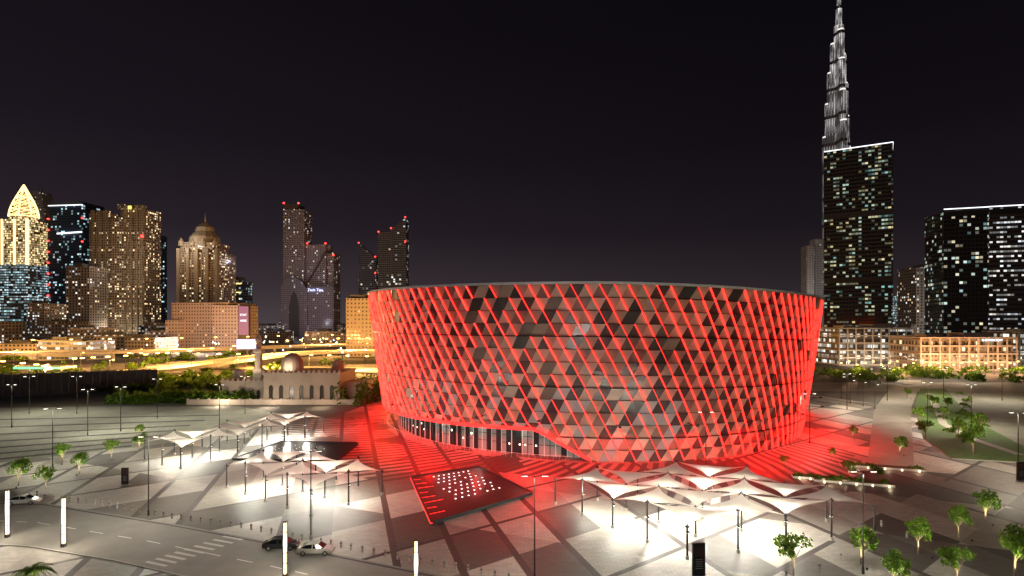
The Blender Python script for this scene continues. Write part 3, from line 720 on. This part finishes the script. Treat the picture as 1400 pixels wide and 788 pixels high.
b.prism(quad(247,292,D+3,38),hz(345,D),hz(331,D),0,2); b.lathe(cx_,cy_,[(21,hz(331,D)),(20,hz(322,D)),(13,hz(314,D)),(12,hz(308,D)),(6,hz(303,D)),(1.2,hz(299,D)),(.4,hz(290,D)),(0,hz(286,D))],12,2)
for k in range(4):
    x=cx_+(-24+k*16); b.lathe(x,D+4,[(4,hz(336,D)),(3.5,hz(330,D)),(0,hz(324,D))],8,2)
to=b.obj('domed_tower',[F_res,M_top,mat('pale_render',(.28,.235,.18),.8)])
plight('crown_fill_light',(cx_-12,D-24,hz(334,D)),50000,(1,.85,.65),1,to)  # added fill lamp in front, brightens the crown
D=640; b=MB(); P=quad(231,316,D,50,5); b.prism(P,0,hz(414,D),0,1); b.prism(quad(290,326,D-8,40),0,hz(418,D),0,1); b.prism(quad(226,245,D-6,40),0,hz(438,D),0,1)
F_hot=facade('hotel_facade',(.34,.26,.225),(.05,.035,.03),3.4,3.8,.3,.3,.10,WARM,YEL,1.9)
ho=b.obj('hotel',[F_hot,M_top]); plight('facade_fill_light',(atd(262,560),565,14),110000,(1,.76,.6),1,ho); plight('facade_fill_light',(atd(310,560),560,14),60000,(1,.68,.6),1,ho)  # invented lamps before the podium, added to lift its wall tone
D=850; b=MB(); P=quad(297,330,D,30); b.prism(P,0,hz(384,D),0,1); b.prism(quad(299,328,D+3,22),hz(384,D),hz(378,D),1,1,.7)
b.beam((P[0][0],D-1,hz(388,D)),(P[1][0],D-1,hz(388,D)),1.5,1.5,2); b.beam((P[0][0],D-1,hz(400,D)),(P[1][0],D-1,hz(400,D)),1.2,1.2,2); b.box(P[0][0]+4,D-2,hz(384,D),hz(384,D)+3,3,2,0,3); b.obj('office_building',[F_blk,M_top,emat('roof_edge_yellow',(1,.7,.2),2.5),M_redl])
D=560; b=MB(); x=atd(334,D); b.box(x,D,0,hz(418,D),11,3,0,1); b.box(x,D-1.7,hz(458,D),hz(419,D),9.5,.3,0,0); bo=b.obj('illuminated_billboard',[emat('purple_screen',(.38,.09,.32),.6),M_dark])
sign('STAY',(x,D-2.1,hz(432,D)),2.8,M_wl,bo); sign('HERE',(x,D-2.1,hz(440,D)),2.8,M_wl,bo)
b=MB(); x=atd(338,470); b.box(x,470,0,9,1,1,0,1); b.box(x,470,9,18,18,.8,0,1); b.box(x,469.4,9.5,17.5,17,.3,0,0); bo=b.obj('billboard',[emat('white_purple_screen',(.8,.6,1),1.6),M_dark])
D=1000; b=MB()
b.prism(quad(387,416,D,30),0,hz(286,D),0,1); b.prism(quad(389,408,D+3,24),hz(286,D),hz(279,D),1,1); b.prism(quad(416,446,D+6,30),0,hz(334,D),0,1); b.prism(quad(440,456,D+10,30),0,hz(345,D),0,1)
P=[(384,460),(384,392),(388,384),(400,377),(412,384),(420,396),(420,460)]
fr=[(atd(u,D-14),D-14,hz(v,D-14)) for u,v in P]; bk=[(x,y+14,z) for x,y,z in fr]
b.face(fr[::-1],2,[(p[0],p[2]) for p in fr[::-1]])
for i in range(len(fr)-1): b.face([fr[i],fr[i+1],bk[i+1],bk[i]],1)
P=[(395,460),(395,420),(398,405),(402,398),(406,405),(409,420),(409,460)]
b.face([(atd(u,D-14.5),D-14.5,hz(v,D-14.5)) for u,v in P][::-1],1)
b.prism(quad(420,456,D-12,20),0,hz(392,D),2,1)
x0,x1=atd(416,D),atd(446,D)
b.beam((x0,D-1,hz(395,D)),(x1,D-1,hz(343,D)),2.5,2.5,1)
for u,v in ((388,279),(408,279),(420,334),(445,334),(456,350)): b.box(atd(u,D-2),D-2,hz(v,D),hz(v,D)+2.2,2.2,2.2,0,3)
to=b.obj('twin_tower',[F_gry,M_top,facade('grey_grid_cladding',(.2,.18,.215),(.08,.07,.1),3.2,3.6,.22,.25,.06,WHT,YEL,1.3),M_redl])
sign('Tech Tips',(atd(431,D-16),D-16,hz(399,D)),6.5,emat('sign_blue_white',(.6,.65,1),3.0),to)
plight('facade_fill_light',(atd(402,910),900,30),50000,(.85,.8,1),1,to)  # added fill, low lamp for the arch front
plight('facade_fill_light',(atd(415,920),920,130),30000,(.9,.85,1),1,to)  # added fill, upper lamp for the tower shafts
def slant(u0,u1,va,vb,D,m):
    b=MB(); x0,x1=atd(u0,D),atd(u1,D); za,zb_=hz(va,D),hz(vb,D); d=28
    f=[(x0,D,0),(x1,D,0),(x1,D,zb_),(x0,D,za)]; k=[(x,y+d,z) for x,y,z in f]
    b.face(f,0,[(p[0],p[2]) for p in f]); b.face(k[::-1],0,[(p[0],p[2]) for p in k[::-1]])
    b.face([f[3],f[2],k[2],k[3]],1); b.face([f[0],f[3],k[3],k[0]],0,[(0,0),(0,za),(d,za),(d,0)]); b.face([f[2],f[1],k[1],k[2]],0,[(0,zb_),(0,0),(d,0),(d,zb_)])
    b.box(x0+1,D-1.5,za,za+2,2,2,0,2); b.box(x1-1,D-1.5,zb_,zb_+2,2,2,0,2); b.box(x1-1,D-1.5,zb_*.8,zb_*.8+2,2,2,0,2)
    return b.obj('skyscraper',[m,M_top,M_redl])
F_gb=facade('slate_glass_facade',(.10,.115,.145),(.04,.052,.075),3.4,3.8,.06,.16,.08,WHT,YEL,1.2)
slant(490,514,333,352,1050,F_gb); slant(534,555,313,298,980,F_gb); slant(517,536,318,318,990,F_gb)
D=520; b=MB(); b.prism(quad(473,512,D,35),0,hz(408,D),0,1); b.prism(quad(478,500,D+5,20),hz(408,D),hz(403,D),1,1); bb=b.obj('apartment_block',[facade('tan_block_facade',(.2,.165,.135),(.05,.04,.035),3.4,3.6,.28,.28,.08,WARM,YEL,1.5),M_top]); plight('facade_fill_light',(atd(490,480),455,10),6000,(1,.8,.6),1,bb)  # lamp is an added fill for the block front

# right: supertall
D=1300; b=MB(); X0=atd(1147,D)
tiers=[[(27,430),(22,500),(17,575),(11,640)],[(27,455),(22,530),(17,600),(11,665)],[(26,480),(21,550),(16,622),(10,690)]]
for wv in range(3):
    a=math.radians(20+120*wv)
    for off,zt in tiers[wv]:
        b.cyl((X0+off*math.cos(a),D+off*math.sin(a),0),(X0+off*math.cos(a),D+off*math.sin(a),zt),7.5,7.5,14,0)
        b.cyl((X0+off*math.cos(a),D+off*math.sin(a),zt),(X0+off*math.cos(a),D+off*math.sin(a),zt+4),6.5,6,12,2)
b.cyl((X0,D,0),(X0,D,705),11,10,16,0); b.cyl((X0,D,705),(X0,D,745),7,6,12,0); b.cyl((X0,D,745),(X0,D,790),4.5,3,10,0); b.cyl((X0,D,790),(X0,D,830),1.6,.5,8,1)
m,nt,bs=newmat('lit_steel_fins'); L=nt.links
uv=N(nt,'ShaderNodeUVMap'); s_=N(nt,'ShaderNodeSeparateXYZ'); L.new(uv.outputs[0],s_.inputs[0])
st=mth(nt,'LESS_THAN',mth(nt,'FRACT',mth(nt,'DIVIDE',s_.outputs[0],3.37)),.5)
ns=N(nt,'ShaderNodeTexNoise'); ns.inputs['Scale'].default_value=1; ns.inputs['Detail'].default_value=3; mp=N(nt,'ShaderNodeMapping'); mp.inputs['Scale'].default_value=(.12,.03,1); L.new(uv.outputs[0],mp.inputs[0]); L.new(mp.outputs[0],ns.inputs['Vector'])
fl=mth(nt,'MULTIPLY_ADD',mth(nt,'LESS_THAN',mth(nt,'FRACT',mth(nt,'DIVIDE',s_.outputs[1],3.8)),.7),.5,.5)
bn=mth(nt,'GREATER_THAN',mth(nt,'FRACT',mth(nt,'DIVIDE',s_.outputs[1],62)),.12)
v=mth(nt,'MAXIMUM',mth(nt,'MULTIPLY',mth(nt,'SUBTRACT',ns.outputs[0],.41),4.5),.10)
hg=mth(nt,'MAXIMUM',mth(nt,'DIVIDE',mth(nt,'SUBTRACT',s_.outputs[1],300),350),.25)
L.new(mth(nt,'MULTIPLY',mth(nt,'MULTIPLY',mth(nt,'MULTIPLY',st,fl),mth(nt,'MULTIPLY',bn,v)),mth(nt,'MULTIPLY',hg,1.15)),bs.inputs['Emission Strength'])
bs.inputs['Emission Color'].default_value=(1,.97,.96,1); bs.inputs['Base Color'].default_value=(.14,.14,.15,1); bs.inputs['Metallic'].default_value=.3; bs.inputs['Roughness'].default_value=.4
b.obj('supertall_skyscraper',[m,M_steel,emat('setback_light',(1,.95,.9),1.1)])
F_blk2=facade('black_tower_facade',(.01,.011,.014),(.008,.01,.013),3.0,4.2,.06,.26,.32,(.2,.5,.5),(.9,.72,.35),1.05,.08,1.2)
b=MB(); P=[(350,640),(404,605),(430,645),(376,680)]; zt=222
b.prism(P,0,zt,0,1)
for k in range(4):
    a,c=P[k],P[(k+1)%4]; b.beam((a[0],a[1],zt+.5),(c[0],c[1],zt+.5),.9,.8,3 if k<2 else 1)
for k in range(1,51): b.beam((P[0][0]-.2,P[0][1]-.3,k*4.2),(P[1][0]-.2,P[1][1]-.3,k*4.2),.3,.7,2)
for zq in (78,150): b.beam((P[0][0]-.3,P[0][1]-.6,zq),(P[1][0],P[1][1]-.6,zq),.5,5,2)
b.obj('glass_office_tower',[F_blk2,M_top,M_dark,M_wl])
b=MB(); D=560; P=[(atd(1290,560),560),(atd(1352,548),548),(atd(1352,548)+12,590),(atd(1290,560)+12,602)]; zt=141
b.prism(P,0,zt,0,1); P2=[(atd(1352.5,547),547),(atd(1480,525),525),(atd(1480,525)+10,570),(atd(1352,548)+10,592)]
b.prism(P2,0,zt+.5,4,1)
for A in (P,P2): b.beam((A[0][0],A[0][1]-.5,zt+1.2),(A[1][0],A[1][1]-.5,zt+1.2),.9,.8,3); b.beam((A[0][0],A[0][1]-.5,zt-4),(A[1][0],A[1][1]-.5,zt-4),.5,5,2)
F_off2=facade('office_band_facade_b',(.03,.03,.035),(.015,.017,.02),2.8,4.6,.06,.32,.5,(1,.92,.8),(.8,.9,1),1.3,.12,.8,True)
b.obj('office_block',[F_blk,M_top,M_dark,M_wl,F_off2])
D=700; b=MB(); b.prism(quad(1255,1292,D,40,3),0,hz(365,D),0,1); b.prism(quad(1262,1285,D+4,20),hz(365,D),hz(361,D),1,1); ab=b.obj('apartment_tower',[F_res2,M_top]); plight('facade_fill_light',(atd(1272,660),630,40),110000,(1,.85,.7),1,ab)  # lamp is added to brighten this tower, no real fixture
D=1200; b=MB(); b.prism(quad(1103,1113,D,30),0,hz(336,D),0,1); b.prism(quad(1114,1127,D+20,30),0,hz(325,D),0,1); ab=b.obj('apartment_tower',[facade('pale_tower',(.5,.48,.46),(.06,.06,.06),3.4,3.6,.25,.2,.06,WHT,YEL,.8),M_top]); plight('facade_fill_light',(atd(1112,1140),1130,80),90000,(1,.9,.85),1,ab)  # added fill lamp keeps the far towers pale
for u0,u1,vt,D in ((1228,1236,405,1300),(1237,1250,400,1250),(1246,1256,412,1100),(1232,1244,418,900)):
    b=MB(); b.prism(quad(u0,u1,D,30),0,hz(vt,D),0,1); b.obj('apartment_tower',[F_sil,M_top])
def lowrise(u0,u1,vt,D,nf,dep,lit,slab,name='commercial_building',pw=0,col=(1,.8,.55)):
    x0,x1=atd(u0,D),atd(u1,D); H=hz(vt,D); fh=H/nf; b=MB(); W=x1-x0
    b.box((x0+x1)/2,D+dep/2+1.2,0,H-.4,W-2.4,dep,0,0)
    for k in range(nf+1): b.box((x0+x1)/2,D+dep/2,k*fh+(.0 if k else .02),k*fh+.9,W,dep+2,0,1)
    n=int(W/6)
    for i in range(n+1): b.box(x0+.5+(W-1)*i/n,D-.6,.9,H,.8,.7,0,1)
    b.box((x0+x1)/2+W*.2,D+dep/2,H+.9,H+3.5,W*.3,dep*.5,0,1); b.box((x0+x1)/2-W*.25,D+dep/2,H+.9,H+2.4,W*.15,dep*.4,0,1)
    o=b.obj(name,[lit,slab])
    if pw:
        for i in range(3): plight('facade_light',(x0+W*(i+.5)/3,D-9,5),pw,col,.4,o)
    return o
F_l1=facade('lit_shop_front',(.1,.09,.08),(.06,.06,.06),2.6,4,.06,.2,.55,(1,.88,.65),WHT,1.8,.2,.6,True)
F_l2=facade('beige_shop_front',(.2,.15,.1),(.05,.04,.03),3,4,.2,.2,.32,WARM,YEL,2.0,.2,.5)
lowrise(1146,1250,450,416,5,34,F_l1,mat('white_slab',(.32,.28,.24),.7),pw=6500)
o=lowrise(1257,1390,463,372,4,30,F_l2,mat('beige_slab',(.36,.27,.2),.8),pw=9000,col=(1,.68,.4))
sign('SHOWROOM',(atd(1355,371),370.2,19.3),2.2,M_wl,o)
lowrise(1392,1500,455,400,5,30,F_l1,mat('white_slab2',(.3,.28,.25),.7),pw=3000)
b=MB()
for u in range(1150,1400,11):
    x,y=G(u,513+(u%3)*3); b.cyl((x,y,0),(x,y,8),.1,.07,6,0); b.box(x,y,8,8.35,.7,.7,0,1)
b.obj('row_of_street_lamps',[M_dark,M_lampo])
for u,v in ((1170,512),(1230,512),(1280,510),(1330,512),(1385,512)): plight('street_glow_lamp',(*G(u,v),7.5),34000,(1,.54,.26),.4)

# left mid-ground buildings
R=random.Random(21)
spec=[(0,38,405,760,F_sil),(36,62,415,700,F_low),(60,92,440,640,F_res2),(92,130,448,600,F_low),(130,170,458,560,F_low),(168,214,462,540,F_low),(196,232,452,640,F_low),(0,50,470,480,F_low),(52,118,466,470,F_off),(355,385,452,900,F_low),(460,475,456,760,F_low),(-60,0,440,620,F_res2),(-90,-10,470,470,F_low)]
for u0,u1,vt,D,mt in spec:
    b=MB(); b.prism(quad(u0,u1,D,30,R.uniform(-4,4)),0,hz(vt,D),0,1); b.prism(quad(u0+(u1-u0)*.3,u0+(u1-u0)*.6,D+6,14),hz(vt,D),hz(vt,D)+3,1,1)
    b.beam((atd(u0,D),D-4.5,hz(vt,D)+.4),(atd(u1,D),D-4.5,hz(vt,D)+.4),.5,1,1); b.obj('low_rise_building',[mt,M_top])
for k in range(46):
    side=R.random(); D=R.uniform(700,1900)
    u=R.uniform(-60,560) if side<.7 else R.uniform(1080,1460)
    w_=R.uniform(14,40); h=R.uniform(10,34); x=atd(u,D); b=MB(); b.box(x,D,0,h,w_*1.4,w_,R.uniform(-.4,.4),0,1); b.box(x,D,h,h+3,w_*.4,w_*.4,0,1); b.obj('low_rise_building',[R.choice([F_low,F_off,F_res2]),M_top])
b=MB(); x,y=G(62,517); b.box(x,y,5.5,6.8,26,12,0,0,1); b.box(x,y-6.1,5.7,6.6,25.8,.1,0,2)
for dx in (-9,0,9): b.box(x+dx,y,0,5.5,.6,.6,0,1); b.box(x+dx,y-2,0,1.8,1.4,.8,0,1)
b.box(x,y,5.4,5.48,22,9,0,3); o=b.obj('petrol_station',[M_conc,M_steel,emat('green_band',(.1,1,.3),3),emat('canopy_soffit_light',(.9,1,.9),2.5)])
plight('forecourt_light',(x,y-2,4.8),7000,(.85,1,.85),.5,o)
b=MB(); R=random.Random(4)
for k in range(800):
    D=R.uniform(420,2400); u=R.uniform(-40,520) if R.random()<.7 else R.uniform(1090,1440)
    if D<560 and u>1090: continue
    x=atd(u,D); h=R.uniform(6,12); s=.35+D/1800; b.cyl((x,D,0),(x,D,h),.12,.1,4,0,False); b.lathe(x,D,[(0,h-s),(s,h),(0,h+s)],5,R.choice((1,1,2,2,2,3)))
b.obj('distant_street_lamps',[M_dark,emat('dist_orange',(1,.5,.15),12),emat('dist_white',(1,.9,.75),12),emat('dist_cool',(.5,.7,1),7)])
b=MB(); b.cyl((0,0,0),(0,0,11),.16,.1,8,0); b.beam((0,0,11),(1.6,0,11.2),.12,.12,0); b.box(1.9,0,11,11.3,1.0,.45,0,1); me=b.mesh('street_lamp',[M_dark,M_lampo])
for u,v in ((20,500),(110,505),(190,498),(60,530),(150,520),(260,500),(320,520)):
    x,y=G(u,v); o=place('street_lamp',me,(x,y,0)); plight('lamp_light',(1.9,0,10.6),30000,(1,.53,.2),.4,o)
